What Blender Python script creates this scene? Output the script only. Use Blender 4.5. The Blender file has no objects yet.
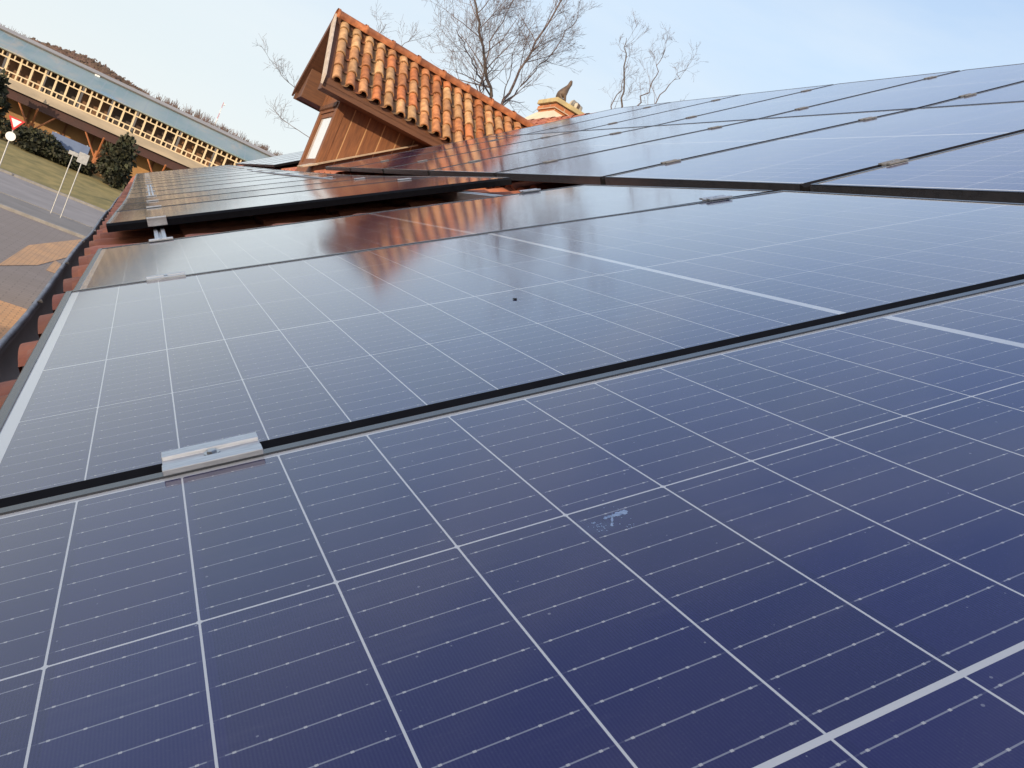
import bpy, bmesh, math, random
from mathutils import Vector, Matrix
C = bpy.context.scene
COL = C.collection
R = math.radians
rnd = random.Random(7)

# ------------------------------------------------------------------ camera, sky, sun, exposure
ZC = 3.5                                   # camera height above the forecourt
cam = bpy.data.cameras.new('camera'); cam_o = bpy.data.objects.new('camera', cam); COL.objects.link(cam_o)
cam.sensor_width = 36.0; cam.lens = 36.0 * 798.04 / 1024.0; cam.clip_start = 0.02; cam.clip_end = 3000
cam_o.matrix_world = Matrix(((0.82247, -0.32082, -0.46969, 0), (-0.4061, 0.24698, -0.87982, 0),
                             (0.39827, 0.91437, 0.07285, ZC), (0, 0, 0, 1)))
C.camera = cam_o
SUN = Vector((-0.72, -0.66, 0.21)).normalized()
w = bpy.data.worlds.new("World"); C.world = w; w.use_nodes = True
nt = w.node_tree; N = nt.nodes; L = nt.links
sky = N.new('ShaderNodeTexSky'); sky.sky_type = 'NISHITA'; sky.sun_disc = False
sky.sun_elevation = math.asin(SUN.z); sky.sun_rotation = math.atan2(SUN.x, SUN.y)
sky.air_density = 1.0; sky.dust_density = 1.0; sky.ozone_density = 1.0
tcw = N.new('ShaderNodeTexCoord'); mpw = N.new('ShaderNodeMapping'); L.new(tcw.outputs['Generated'], mpw.inputs[0])
mpw.inputs['Scale'].default_value = (1.2, 2.2, 7.0); mpw.inputs['Rotation'].default_value = (0, R(12), R(25))
cn = N.new('ShaderNodeTexNoise'); cn.inputs['Scale'].default_value = 1.6; cn.inputs['Detail'].default_value = 6; cn.inputs['Roughness'].default_value = .55
L.new(mpw.outputs[0], cn.inputs['Vector'])
cr = N.new('ShaderNodeMapRange'); cr.inputs['From Min'].default_value = .42; cr.inputs['From Max'].default_value = .72; cr.inputs['To Min'].default_value = 0.0; cr.inputs['To Max'].default_value = .36
L.new(cn.outputs['Fac'], cr.inputs['Value'])
sxw = N.new('ShaderNodeSeparateXYZ'); L.new(tcw.outputs['Generated'], sxw.inputs[0])
hz = N.new('ShaderNodeValToRGB'); L.new(sxw.outputs[2], hz.inputs[0])      # hazy winter sky: pale at the horizon, clear blue overhead
for k, (pos, c) in enumerate(((.0, (.64, .675, .69)), (.18, (.60, .665, .70)), (.40, (.46, .595, .76)), (.75, (.20, .31, .56)))):
    e = hz.color_ramp.elements[k] if k < 2 else hz.color_ramp.elements.new(pos)
    e.position = pos; e.color = (*c, 1)
sc10 = N.new('ShaderNodeVectorMath'); sc10.operation = 'SCALE'; sc10.inputs['Scale'].default_value = 10.0; L.new(hz.outputs[0], sc10.inputs[0])
mx0 = N.new('ShaderNodeMix'); mx0.data_type = 'RGBA'; mx0.inputs['Factor'].default_value = .88
L.new(sky.outputs[0], mx0.inputs['A']); L.new(sc10.outputs[0], mx0.inputs['B'])
mxw = N.new('ShaderNodeMix'); mxw.data_type = 'RGBA'
L.new(cr.outputs['Result'], mxw.inputs['Factor']); L.new(mx0.outputs['Result'], mxw.inputs['A']); mxw.inputs['B'].default_value = (6.3, 6.7, 6.9, 1)
vd = N.new('ShaderNodeVectorMath'); vd.operation = 'DOT_PRODUCT'; L.new(tcw.outputs['Generated'], vd.inputs[0]); vd.inputs[1].default_value = SUN
cl0 = N.new('ShaderNodeMath'); cl0.operation = 'MAXIMUM'; L.new(vd.outputs['Value'], cl0.inputs[0]); cl0.inputs[1].default_value = 0
pw = N.new('ShaderNodeMath'); pw.operation = 'POWER'; L.new(cl0.outputs[0], pw.inputs[0]); pw.inputs[1].default_value = 3.0
halo = N.new('ShaderNodeMix'); halo.data_type = 'RGBA'; halo.blend_type = 'ADD'; halo.clamp_factor = False          # hazy glow round the low sun
L.new(pw.outputs[0], halo.inputs['Factor']); L.new(mxw.outputs['Result'], halo.inputs['A']); halo.inputs['B'].default_value = (13.0, 9.4, 5.6, 1)
L.new(halo.outputs['Result'], N['Background'].inputs[0]); N['Background'].inputs[1].default_value = 0.10
sl = bpy.data.lights.new('sun', 'SUN'); sl.energy = 3.5; sl.angle = R(.5); sl.color = (1, .79, .54)
so = bpy.data.objects.new('sun', sl); COL.objects.link(so); so.rotation_euler = SUN.to_track_quat('Z', 'Y').to_euler(); so.location = (-20, -20, 30)
C.view_settings.view_transform = 'Standard'; C.view_settings.look = 'None'; C.view_settings.gamma = 1
C.view_settings.use_curve_mapping = False
C.view_settings.exposure = 0.5

# ------------------------------------------------------------------ helpers
def tag(o, label=None, cat=None, group=None, kind=None):
    if label: o['label'] = label
    if cat: o['category'] = cat
    if group: o['group'] = group
    if kind: o['kind'] = kind
    return o
def empty(name, loc=(0, 0, 0), parent=None):
    o = bpy.data.objects.new(name, None); COL.objects.link(o); o.location = loc; o.empty_display_size = .1
    if parent: o.parent = parent
    return o
class MB:
    """collects polygons; optional per-face colour"""
    def __init__(s): s.v = []; s.f = []; s.c = []
    def face(s, pts, col=None):
        b = len(s.v); s.v += [tuple(p) for p in pts]; s.f.append(tuple(range(b, b + len(pts)))); s.c.append(col)
    def grid(s, rows, col=None, closed=False):
        b = len(s.v); m = len(rows[0])
        for r in rows: s.v += [tuple(p) for p in r]
        for i in range(len(rows) - 1):
            for j in range(m if closed else m - 1):
                k = (j + 1) % m
                s.f.append((b + i * m + j, b + i * m + k, b + (i + 1) * m + k, b + (i + 1) * m + j)); s.c.append(col)
    def box(s, lo, hi, mat=None, col=None):
        x0, y0, z0 = lo; x1, y1, z1 = hi
        P = [Vector(p) for p in ((x0, y0, z0), (x1, y0, z0), (x1, y1, z0), (x0, y1, z0), (x0, y0, z1), (x1, y0, z1), (x1, y1, z1), (x0, y1, z1))]
        if mat: P = [mat @ p for p in P]
        b = len(s.v); s.v += [tuple(p) for p in P]
        for q in ((3, 2, 1, 0), (4, 5, 6, 7), (0, 1, 5, 4), (1, 2, 6, 5), (2, 3, 7, 6), (3, 0, 4, 7)):
            s.f.append(tuple(b + i for i in q)); s.c.append(col)
    def prism(s, poly, vec, col=None):
        """extrude a planar polygon (3D points) by vec"""
        a = [Vector(p) for p in poly]; v = Vector(vec); b = len(s.v); n = len(a)
        s.v += [tuple(p) for p in a] + [tuple(p + v) for p in a]
        s.f.append(tuple(range(b, b + n))[::-1]); s.c.append(col)
        s.f.append(tuple(range(b + n, b + 2 * n))); s.c.append(col)
        for i in range(n):
            j = (i + 1) % n; s.f.append((b + i, b + j, b + n + j, b + n + i)); s.c.append(col)
    def tube(s, pts, rad, n=8, col=None, cap=True):
        pts = [Vector(p) for p in pts]; rows = []
        if not isinstance(rad, (list, tuple)): rad = [rad] * len(pts)
        for i, p in enumerate(pts):
            d = (pts[min(i + 1, len(pts) - 1)] - pts[max(i - 1, 0)]).normalized()
            a = d.cross(Vector((0, 0, 1)) if abs(d.z) < .9 else Vector((1, 0, 0))).normalized(); b = d.cross(a)
            rows.append([p + (a * math.cos(2 * math.pi * k / n) + b * math.sin(2 * math.pi * k / n)) * rad[i] for k in range(n)])
        s.grid(rows, col, closed=True)
        if cap: s.face(rows[0][::-1], col); s.face(rows[-1], col)
    def build(s, name, mat=None, parent=None, smooth=False, bevel=0):
        me = bpy.data.meshes.new(name); me.from_pydata(s.v, [], s.f)
        if any(c is not None for c in s.c):
            at = me.color_attributes.new('tint', 'FLOAT_COLOR', 'CORNER'); k = 0; buf = []
            for fi, f in enumerate(s.f):
                c = s.c[fi] or (1, 1, 1); buf += [c[0], c[1], c[2], 1.0] * len(f)
            at.data.foreach_set('color', buf)
        if bevel:
            bm = bmesh.new(); bm.from_mesh(me); bmesh.ops.remove_doubles(bm, verts=bm.verts, dist=1e-5)
            bmesh.ops.recalc_face_normals(bm, faces=bm.faces)
            bmesh.ops.bevel(bm, geom=[e for e in bm.edges if len(e.link_faces) == 2 and e.calc_face_angle(0) > .5], offset=bevel, segments=2, affect='EDGES', profile=.6)
            bm.to_mesh(me); bm.free()
        if mat: me.materials.append(mat)
        if smooth: me.polygons.foreach_set('use_smooth', [True] * len(me.polygons))
        me.update()
        o = bpy.data.objects.new(name, me); COL.objects.link(o)
        if parent: o.parent = parent
        return o
def copy_tree(o, parent=None):
    c = o.copy(); COL.objects.link(c)
    if parent: c.parent = parent
    for ch in list(o.children): copy_tree(ch, c)
    return c

class NT:
    def __init__(s, name):
        s.m = bpy.data.materials.new(name); s.m.use_nodes = True; s.t = s.m.node_tree; s.n = s.t.nodes; s.l = s.t.links
        s.b = s.n['Principled BSDF']
    def set(s, sock, v):
        if v is None: return
        if isinstance(v, bpy.types.NodeSocket): s.l.new(v, sock)
        else: sock.default_value = v
    def M(s, op, a, b=None, c=None):
        n = s.n.new('ShaderNodeMath'); n.operation = op
        s.set(n.inputs[0], a); s.set(n.inputs[1], b); s.set(n.inputs[2], c); return n.outputs[0]
    def mix(s, f, a, b, mode='MIX'):
        n = s.n.new('ShaderNodeMix'); n.data_type = 'RGBA'; n.blend_type = mode
        s.set(n.inputs['Factor'], f)
        s.set(n.inputs['A'], (*a, 1) if isinstance(a, tuple) else a); s.set(n.inputs['B'], (*b, 1) if isinstance(b, tuple) else b); return n.outputs['Result']
    def noise(s, scale, detail=4, rough=.55, vec=None, scl=None):
        n = s.n.new('ShaderNodeTexNoise'); n.inputs['Scale'].default_value = scale; n.inputs['Detail'].default_value = detail; n.inputs['Roughness'].default_value = rough
        if vec is None: vec = s.n.new('ShaderNodeTexCoord').outputs['Object']
        if scl:
            mp = s.n.new('ShaderNodeMapping'); mp.inputs['Scale'].default_value = scl; s.l.new(vec, mp.inputs[0]); vec = mp.outputs[0]
        s.l.new(vec, n.inputs['Vector']); return n.outputs['Fac']
    def ramp(s, f, lo, hi, a=0., b=1.):
        n = s.n.new('ShaderNodeMapRange'); n.inputs['From Min'].default_value = lo; n.inputs['From Max'].default_value = hi
        n.inputs['To Min'].default_value = a; n.inputs['To Max'].default_value = b; s.set(n.inputs['Value'], f); return n.outputs['Result']
    def bump(s, h, strength=.3, dist=.01):
        n = s.n.new('ShaderNodeBump'); n.inputs['Strength'].default_value = strength; n.inputs['Distance'].default_value = dist
        s.l.new(h, n.inputs['Height']); s.l.new(n.outputs[0], s.b.inputs['Normal'])
def mat(name, col, col2=None, rough=.7, scale=6., metal=0., bump=0., scl=None, lo=.35, hi=.65, tint=False, spec=None, bdist=.01):
    t = NT(name)
    f = t.noise(scale, scl=scl)
    c = t.mix(t.ramp(f, lo, hi), col, col2 or tuple(x * .75 for x in col))
    if tint:
        a = t.n.new('ShaderNodeAttribute'); a.attribute_name = 'tint'; c = t.mix(1.0, c, a.outputs['Color'], 'MULTIPLY')
    t.set(t.b.inputs['Base Color'], c); t.b.inputs['Roughness'].default_value = rough; t.b.inputs['Metallic'].default_value = metal
    if spec is not None: t.b.inputs['Specular IOR Level'].default_value = spec
    if bump: t.bump(f, bump, bdist)
    return t.m

# ------------------------------------------------------------------ materials
def panel_material():
    t = NT('solar_glass'); M = t.M
    tc = t.n.new('ShaderNodeTexCoord').outputs['Object']
    sx = t.n.new('ShaderNodeSeparateXYZ'); t.l.new(tc, sx.inputs[0]); x, y = sx.outputs[0], sx.outputs[1]
    PX, PY = .0707, .2124
    xd = M('ABSOLUTE', M('SUBTRACT', x, .877)); tx = M('SUBTRACT', xd, .0052)
    cx = M('MULTIPLY', M('FRACT', M('DIVIDE', tx, PX)), PX)
    ex = M('MINIMUM', cx, M('SUBTRACT', PX, cx))
    ty = M('SUBTRACT', y, .017); fy = M('FRACT', M('DIVIDE', ty, PY)); cy = M('MULTIPLY', fy, PY)
    ey = M('MINIMUM', cy, M('SUBTRACT', PY, cy))
    def lt(a, b): return M('LESS_THAN', a, b)
    mx = M('MAXIMUM', lt(ex, .00062), M('MAXIMUM', lt(tx, 0.), M('GREATER_THAN', tx, 12 * PX)))
    my = M('MAXIMUM', lt(ey, .00068), M('MAXIMUM', lt(M('ABSOLUTE', M('SUBTRACT', ty, 2 * PY)), .0017), M('MAXIMUM', lt(ty, 0.), M('GREATER_THAN', ty, 5 * PY))))
    corner = lt(M('ADD', ex, ey), .0024)                      # chamfered cell corners
    white = M('MAXIMUM', M('MAXIMUM', mx, my), corner)
    bf = M('FRACT', M('MULTIPLY', fy, 9.)); bd = M('MULTIPLY', M('ABSOLUTE', M('SUBTRACT', bf, .5)), PY / 9)
    inside = M('GREATER_THAN', ex, .0035)
    bar = M('MULTIPLY', lt(bd, .00040), M('ADD', M('MULTIPLY', inside, .50), .08))
    df = M('MULTIPLY', M('ABSOLUTE', M('SUBTRACT', M('FRACT', M('ADD', M('MULTIPLY', cx, 5. / PX), 0.)), .5)), PX / 5)
    dots = M('MULTIPLY', lt(bd, .00065), lt(df, .00075))
    wn = t.n.new('ShaderNodeTexWhiteNoise'); wn.noise_dimensions = '3D'
    cmb = t.n.new('ShaderNodeCombineXYZ'); t.l.new(M('FLOOR', M('DIVIDE', M('SUBTRACT', x, .877), PX)), cmb.inputs[0]); t.l.new(M('FLOOR', M('DIVIDE', ty, PY)), cmb.inputs[1])
    oi = t.n.new('ShaderNodeObjectInfo'); t.l.new(oi.outputs['Random'], cmb.inputs[2]); t.l.new(cmb.outputs[0], wn.inputs['Vector'])
    fing = M('ADD', M('MULTIPLY', M('SINE', M('MULTIPLY', x, 2 * math.pi / .0016)), .5), .5)
    cell = t.mix(wn.outputs['Value'], (.0125, .0078, .070), (.0165, .0108, .090))
    speck = t.ramp(t.noise(900, 1), .60, .74)
    cell = t.mix(M('MULTIPLY', speck, .22), cell, (.06, .06, .11))
    cell = t.mix(M('MULTIPLY', fing, .10), cell, (.10, .11, .17))
    c = t.mix(bar, cell, (.38, .39, .43)); c = t.mix(M('MULTIPLY', dots, .7), c, (.55, .54, .52))
    c = t.mix(white, c, (.56, .56, .56))
    vo = t.n.new('ShaderNodeTexVoronoi'); vo.feature = 'F1'; vo.inputs['Scale'].default_value = 120; t.l.new(tc, vo.inputs['Vector'])
    vs = t.n.new('ShaderNodeSeparateXYZ'); t.l.new(vo.outputs['Color'], vs.inputs[0])
    grit = M('MULTIPLY', M('GREATER_THAN', vs.outputs[0], .62), M('LESS_THAN', vo.outputs['Distance'], M('MULTIPLY', vs.outputs[1], .10)))
    c = t.mix(M('MULTIPLY', grit, .36), c, (.42, .43, .48))
    v2_ = t.n.new('ShaderNodeTexVoronoi'); v2_.inputs['Scale'].default_value = 4.2; t.l.new(tc, v2_.inputs['Vector'])
    s2_ = t.n.new('ShaderNodeSeparateXYZ'); t.l.new(v2_.outputs['Color'], s2_.inputs[0])
    blot = t.ramp(M('ADD', v2_.outputs['Distance'], M('MULTIPLY', t.noise(38, 3), .10)), .075, .11, 1, 0)
    c = t.mix(M('MULTIPLY', M('MULTIPLY', blot, M('GREATER_THAN', s2_.outputs[0], .70)), .10), c, (.30, .42, .60))
    streak = t.ramp(t.noise(5, 5, .65, scl=(1.2, 9, 1)), .56, .80)
    c = t.mix(M('MULTIPLY', streak, .05), c, (.34, .33, .33))
    dust = t.ramp(t.noise(7, 6, .6), .45, .8)
    c = t.mix(M('MULTIPLY', dust, .035), c, (.40, .36, .32))
    t.set(t.b.inputs['Base Color'], c)
    t.set(t.b.inputs['Roughness'], t.ramp(t.noise(3.0, 5), .3, .7, .085, .12))
    t.b.inputs['IOR'].default_value = 1.47; t.b.inputs['Coat Weight'].default_value = .55; t.b.inputs['Coat IOR'].default_value = 1.38; t.b.inputs['Coat Roughness'].default_value = .09
    t.bump(t.noise(2.2, 2), .03, .0015)
    return t.m
M_GLASS = panel_material()
M_FRAME = mat('black_anodised', (.020, .024, .034), (.027, .031, .042), rough=.26, scale=40, metal=.0, spec=.9)
M_EDGE = mat('matte_black_edge', (.006, .006, .008), (.009, .009, .011), rough=.85, scale=40, spec=.12)
M_ALU = mat('raw_aluminium', (.62, .63, .64), (.48, .49, .50), rough=.42, scale=60, metal=.75, scl=(1, 8, 8))
M_STEEL = mat('bolt_steel', (.5, .5, .5), rough=.3, metal=.9)
M_TILE = mat('clay_tile', (.40, .150, .085), (.28, .095, .06), rough=.75, scale=14, bump=.3, tint=True, bdist=.004)
M_DTILE = mat('dormer_clay_tile', (.86, .86, .86), (.50, .46, .44), rough=.75, scale=13, bump=.35, tint=True, bdist=.004)
M_WOOD = mat('stained_wood', (.21, .082, .032), (.135, .052, .022), rough=.6, scale=9, scl=(6, 6, .7), bump=.25, bdist=.004)
M_WOODL = mat('pale_groove_wood', (.46, .27, .13), (.36, .20, .10), rough=.7, scale=9, scl=(6, 6, .7))  # pale wood backing; its tone paints the sunlit lines between boards
M_WOODD = mat('dark_stained_wood', (.13, .055, .027), (.085, .036, .02), rough=.65, scale=9, scl=(.7, 6, 6), bump=.2, bdist=.004)
M_GREYWOOD = mat('weathered_grey_wood', (.52, .45, .38), (.38, .32, .27), rough=.8, scale=10, scl=(3, 1, 1), bump=.3)
M_PLASTER = mat('cream_plaster', (.62, .55, .42), (.55, .48, .37), rough=.9, scale=5, bump=.15)
M_GUTTER = mat('dull_zinc_brown', (.25, .215, .195), (.17, .15, .135), rough=.7, scale=7, metal=.1, scl=(1, .4, 1))
M_RIM = mat('worn_zinc_rim', (.36, .36, .37), (.20, .20, .21), rough=.55, scale=12, metal=.3)
M_ASPHALT = mat('asphalt', (.29, .27, .265), (.24, .225, .22), rough=.9, scale=.6, bump=.1)
M_KERB = mat('kerb_concrete', (.26, .25, .24), (.20, .19, .18), rough=.9, scale=4)
M_GRASS = mat('dry_verge_grass', (.28, .225, .09), (.17, .15, .06), rough=.95, scale=1.2, bump=.4)
M_GROUND = mat('ground_earth', (.12, .11, .085), (.09, .085, .065), rough=.95, scale=.15)
M_CONC = mat('pale_concrete', (.66, .54, .36), (.58, .46, .30), rough=.85, scale=2.5)
M_BAND = mat('stained_concrete_band', (.42, .35, .265), (.28, .24, .19), rough=.9, scale=.7, scl=(.6, 1, 2))
M_BROWNIN = mat('brown_interior', (.10, .065, .045), (.055, .042, .038), rough=.8, scale=.5)
M_REDBEAM = mat('dark_red_beam', (.06, .020, .017), (.04, .016, .014), rough=.6, scale=1)
M_ORANGE = mat('orange_painted_steel', (.42, .16, .06), (.32, .115, .045), rough=.6, scale=2)
M_OCHRE = mat('ochre_wall', (.42, .24, .10), (.26, .15, .075), rough=.9, scale=.4)
M_ROOFGREY = mat('grey_ridge_felt', (.36, .33, .30), (.29, .27, .25), rough=.8, scale=.5)
M_LEAFD = mat('dark_conifer_leaf', (.016, .020, .012), (.034, .036, .018), rough=.8, scale=1.5, tint=True)
M_BARK = mat('bark_brown', (.10, .080, .072), (.065, .052, .048), rough=.9, scale=8)
M_TWIG = mat('twig_brown', (.125, .095, .09), (.09, .068, .066), rough=.9, scale=3)
M_FOREST = mat('bare_forest_brown', (.14, .095, .080), (.105, .080, .068), rough=1, scale=.03, tint=True)
M_HILL = mat('hill_soil', (.15, .125, .095), (.11, .09, .07), rough=1, scale=.02)
M_WHITE = mat('white_paint', (.78, .78, .76), (.72, .72, .70), rough=.5, scale=3)
M_RED = mat('sign_red', (.55, .03, .03), (.48, .03, .03), rough=.45, scale=3)
M_GALV = mat('galvanised_steel', (.42, .43, .44), (.34, .35, .36), rough=.5, metal=.4, scale=12)
M_BLUE = mat('blue_board', (.13, .19, .33), (.10, .14, .25), rough=.6, scale=.8)
M_BRONZE = mat('brown_patina', (.115, .075, .05), (.07, .05, .036), rough=.6, scale=30, bump=.3)
M_BRICK = None
def brick_material():
    t = NT('orange_brick')
    tc = t.n.new('ShaderNodeTexCoord').outputs['Object']
    sx = t.n.new('ShaderNodeSeparateXYZ'); t.l.new(tc, sx.inputs[0])
    cb = t.n.new('ShaderNodeCombineXYZ'); t.l.new(t.M('ADD', sx.outputs[0], sx.outputs[1]), cb.inputs[0]); t.l.new(sx.outputs[2], cb.inputs[1])
    br = t.n.new('ShaderNodeTexBrick'); t.l.new(cb.outputs[0], br.inputs['Vector'])
    br.inputs['Color1'].default_value = (.48, .19, .075, 1); br.inputs['Color2'].default_value = (.36, .13, .055, 1); br.inputs['Mortar'].default_value = (.42, .36, .28, 1)
    br.inputs['Scale'].default_value = 1; br.inputs['Brick Width'].default_value = .25; br.inputs['Row Height'].default_value = .075; br.inputs['Mortar Size'].default_value = .006
    t.l.new(br.outputs['Color'], t.b.inputs['Base Color']); t.b.inputs['Roughness'].default_value = .85; return t.m
M_BRICK = brick_material()
def paving_material(name, c1, c2, mortar, wv, hv):
    t = NT(name); tc = t.n.new('ShaderNodeTexCoord').outputs['Object']
    br = t.n.new('ShaderNodeTexBrick'); t.l.new(tc, br.inputs['Vector'])
    br.inputs['Color1'].default_value = (*c1, 1); br.inputs['Color2'].default_value = (*c2, 1); br.inputs['Mortar'].default_value = (*mortar, 1)
    br.inputs['Scale'].default_value = 1; br.inputs['Brick Width'].default_value = wv; br.inputs['Row Height'].default_value = hv; br.inputs['Mortar Size'].default_value = .012
    c = t.mix(t.ramp(t.noise(.9), .35, .7, 0, .35), br.outputs['Color'], (.20, .165, .14))
    t.set(t.b.inputs['Base Color'], c); t.b.inputs['Roughness'].default_value = .9; return t.m
M_PAVE = paving_material('grey_block_paving', (.25, .212, .19), (.225, .19, .17), (.18, .153, .138), .4, .2)
M_PAVESUN = paving_material('sun_painted_block_paving', (.62, .36, .18), (.54, .30, .15), (.34, .21, .11), .2, .1)  # orange tone paints low sunlight into the block colour
def glaz_material():
    t = NT('blue_grey_roof_glazing'); tc = t.n.new('ShaderNodeTexCoord').outputs['Object']
    sx = t.n.new('ShaderNodeSeparateXYZ'); t.l.new(tc, sx.inputs[0])
    seam = t.M('LESS_THAN', t.M('ABSOLUTE', t.M('SUBTRACT', t.M('FRACT', t.M('MULTIPLY', sx.outputs[0], 1.4)), .5)), .06)
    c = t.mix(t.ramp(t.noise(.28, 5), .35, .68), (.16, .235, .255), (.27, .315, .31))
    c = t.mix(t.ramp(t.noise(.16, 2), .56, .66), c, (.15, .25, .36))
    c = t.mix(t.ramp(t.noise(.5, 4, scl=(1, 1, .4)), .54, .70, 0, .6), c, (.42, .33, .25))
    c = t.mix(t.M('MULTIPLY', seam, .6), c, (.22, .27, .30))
    t.set(t.b.inputs['Base Color'], c); t.b.inputs['Roughness'].default_value = .45; return t.m
M_GLAZ = glaz_material()
def pane_material(name, col, rough=.05):
    t = NT(name); t.set(t.b.inputs['Base Color'], t.mix(t.noise(2), col, tuple(c * .85 for c in col))); t.b.inputs['Roughness'].default_value = rough
    t.b.inputs['Coat Weight'].default_value = .5; t.b.inputs['Coat Roughness'].default_value = .03; return t.m
M_PANE = pane_material('pale_window_glass', (.72, .73, .74))  # pale base colour across the whole pane
M_DARKPANE = pane_material('dark_window_glass', (.03, .035, .04))

# ------------------------------------------------------------------ ground
def structure(name, mb, m, **k): o = mb.build(name, m, **k); o['kind'] = 'structure'; return o
g = MB(); g.grid([[(x, y, 0) for x in (-900, -100, -20, 20, 100, 900)] for y in (-300, -30, 20, 60, 200, 1500)]); structure('ground', g, M_GROUND)
g = MB(); g.box((-60, -25, -.1), (40, 33.4, .004)); structure('forecourt_paving', g, M_PAVE)
g = MB(); g.prism([(-60, 33.4, -.1), (-60, 33.72, -.1), (40, 33.2 + .1, -.1), (40, 33.0, -.1)], (0, 0, .22)); structure('kerb', g, M_KERB, bevel=.02)
g = MB(); g.box((-60, 33.6, -.1), (40, 37.6, .10)); structure('footway', g, mat('footway_concrete', (.22, .205, .195), (.18, .17, .16), rough=.9, scale=.8))
g = MB(); g.box((-60, 37.75, -.1), (40, 50.0, .008)); structure('road', g, M_ASPHALT)
g = MB(); g.box((-60, 37.6, -.1), (40, 37.75, .12)); structure('road_edge_kerb', g, M_KERB)
g = MB(); g.box((-60, 50.0, -.1), (40, 50.35, .13)); structure('verge_kerb', g, M_KERB)
def vz(y): return .06 + 1.05 * max(0, min(1, (y - 50.35) / 9.0))
g = MB()
g.grid([[(x, y, vz(y) + .04 * math.sin(x * .9 + y)) for x in range(-60, 41, 2)] for y in (50.35, 52, 54, 56, 58, 60, 62, 66)])
structure('grass_verge', g, M_GRASS)
g = MB(); g.prism([(-1.95, 21.2, .008), (-1.35, 23.3, .008), (-.6, 29.3, .008), (-.4, 33.0, .008), (-.95, 32.6, .008), (-1.9, 26.3, .008)], (0, 0, .006))  # sunlit patch of the forecourt, painted as orange blocks
structure('painted_sun_patch', g, M_PAVESUN)
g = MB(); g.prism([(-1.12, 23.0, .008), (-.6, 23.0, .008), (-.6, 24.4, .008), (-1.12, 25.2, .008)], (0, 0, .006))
g.box((-2.2, 8.0, .008), (.2, 17.5, .014)); structure('painted_sun_paving', g, M_PAVESUN)  # further sunlit areas painted in the same orange

# ------------------------------------------------------------------ roof frame of reference
A1 = R(31.19)
v1 = Vector((math.cos(A1), 0, math.sin(A1))); n1 = Vector((-math.sin(A1), 0, math.cos(A1))); U = Vector((0, 1, 0))
A2 = R(35.88); v2 = Vector((math.cos(A2), 0, math.sin(A2))); n2 = Vector((-math.sin(A2), 0, math.cos(A2)))
A3 = R(37.3); v3 = Vector((math.cos(A3), 0, math.sin(A3))); n3 = Vector((-math.sin(A3), 0, math.cos(A3)))
CAM = Vector((0, 0, ZC)); HC = .2255
def low(u, v, h=0.): return CAM + v1 * v + U * u + n1 * (h - HC)
P0 = CAM + Vector((1.568, 0, .686))
def upp(u, s, h=0.): return P0 + v2 * s + U * u + n2 * h
Q0 = P0 + v2 * 1.774
def top(u, s, h=0.): return Q0 + v3 * s + U * u + n3 * h

# ------------------------------------------------------------------ the house: roof, walls
house = empty('tiled_house', (3, 8, 0))
tag(house, 'tiled house whose sloping clay roof carries all the near solar panels', 'house')
Y0, Y1 = -7.0, 19.2
def sect_pts():
    """cross-section of the tile surface (x,z) from eave to ridge, 13 cm under the panels"""
    H = -.135
    a = low(0, -.250, H)
    def isect(p, d, q, e):
        det = d.x * -e.z + e.x * d.z
        t = ((q.x - p.x) * -e.z + e.x * (q.z - p.z)) / det
        return p + d * t
    b = isect(a, v1, upp(0, 0, H), v2); c = isect(b, v2, top(0, 0, H), v3); d = top(0, 2.16, H)
    return [a, b, c, d]
SP = sect_pts()
RIDGE = SP[3]
def tile_roof():
    mb = MB(); pitch = .1575; course = .34; seg = 8
    r2 = random.Random(3)
    lens = [(SP[i + 1] - SP[i]).length for i in range(3)]; tot = sum(lens)
    def at(s):
        i = 0
        while i < 2 and s > lens[i]: s -= lens[i]; i += 1
        d = (SP[i + 1] - SP[i]).normalized(); return SP[i] + d * s, Vector((-d.z, 0, d.x))
    nc = int(tot / course) + 1; nb = int((Y1 - Y0) / pitch)
    for j in range(nb):
        yb = Y0 + j * pitch; big = j % 2 == 0; amp = .042 if big else .026
        for k in range(nc):
            s0 = k * course; s1 = min((k + 1) * course + .03, tot)
            if s0 >= tot: continue
            cv = r2.uniform(.72, 1.2); col = (cv, cv * r2.uniform(.9, 1.08), cv * r2.uniform(.85, 1.1))
            off = -.035 if (k == 0 and not big) else (r2.uniform(-.006, .006) if k == 0 else 0)
            rows = []
            for s, lift in ((s0 - off * -1 if k == 0 else s0, .020), (s0 + .02, .022), ((s0 + s1) / 2, .011), (s1, .0)):
                p, n = at(max(min(s, tot), -.04) if s >= 0 else 0)
                if s < 0: p = p + v1 * s
                rows.append([p + n * (lift + amp * max(0, math.sin(math.pi * q / seg)) ** .8) + U * (yb + pitch * q / seg) for q in range(seg + 1)])
            p, n = at(max(s0, 0)); first = [Vector(x) - n * (.030 if k == 0 else .022) for x in rows[0]]
            mb.grid([first] + rows, col)
    return mb
roof = tile_roof().build('tile_roof', M_TILE, house, smooth=False)
roof.parent = None; roof.matrix_parent_inverse = Matrix()
def adopt(o, parent):
    """parent an object built in world coordinates under an unrotated empty"""
    o.parent = parent; o.matrix_parent_inverse = Matrix.Translation(-Vector(world_loc(parent))); return o
def world_loc(o):
    l = Vector(o.location)
    return l
adopt(roof, house)
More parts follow.
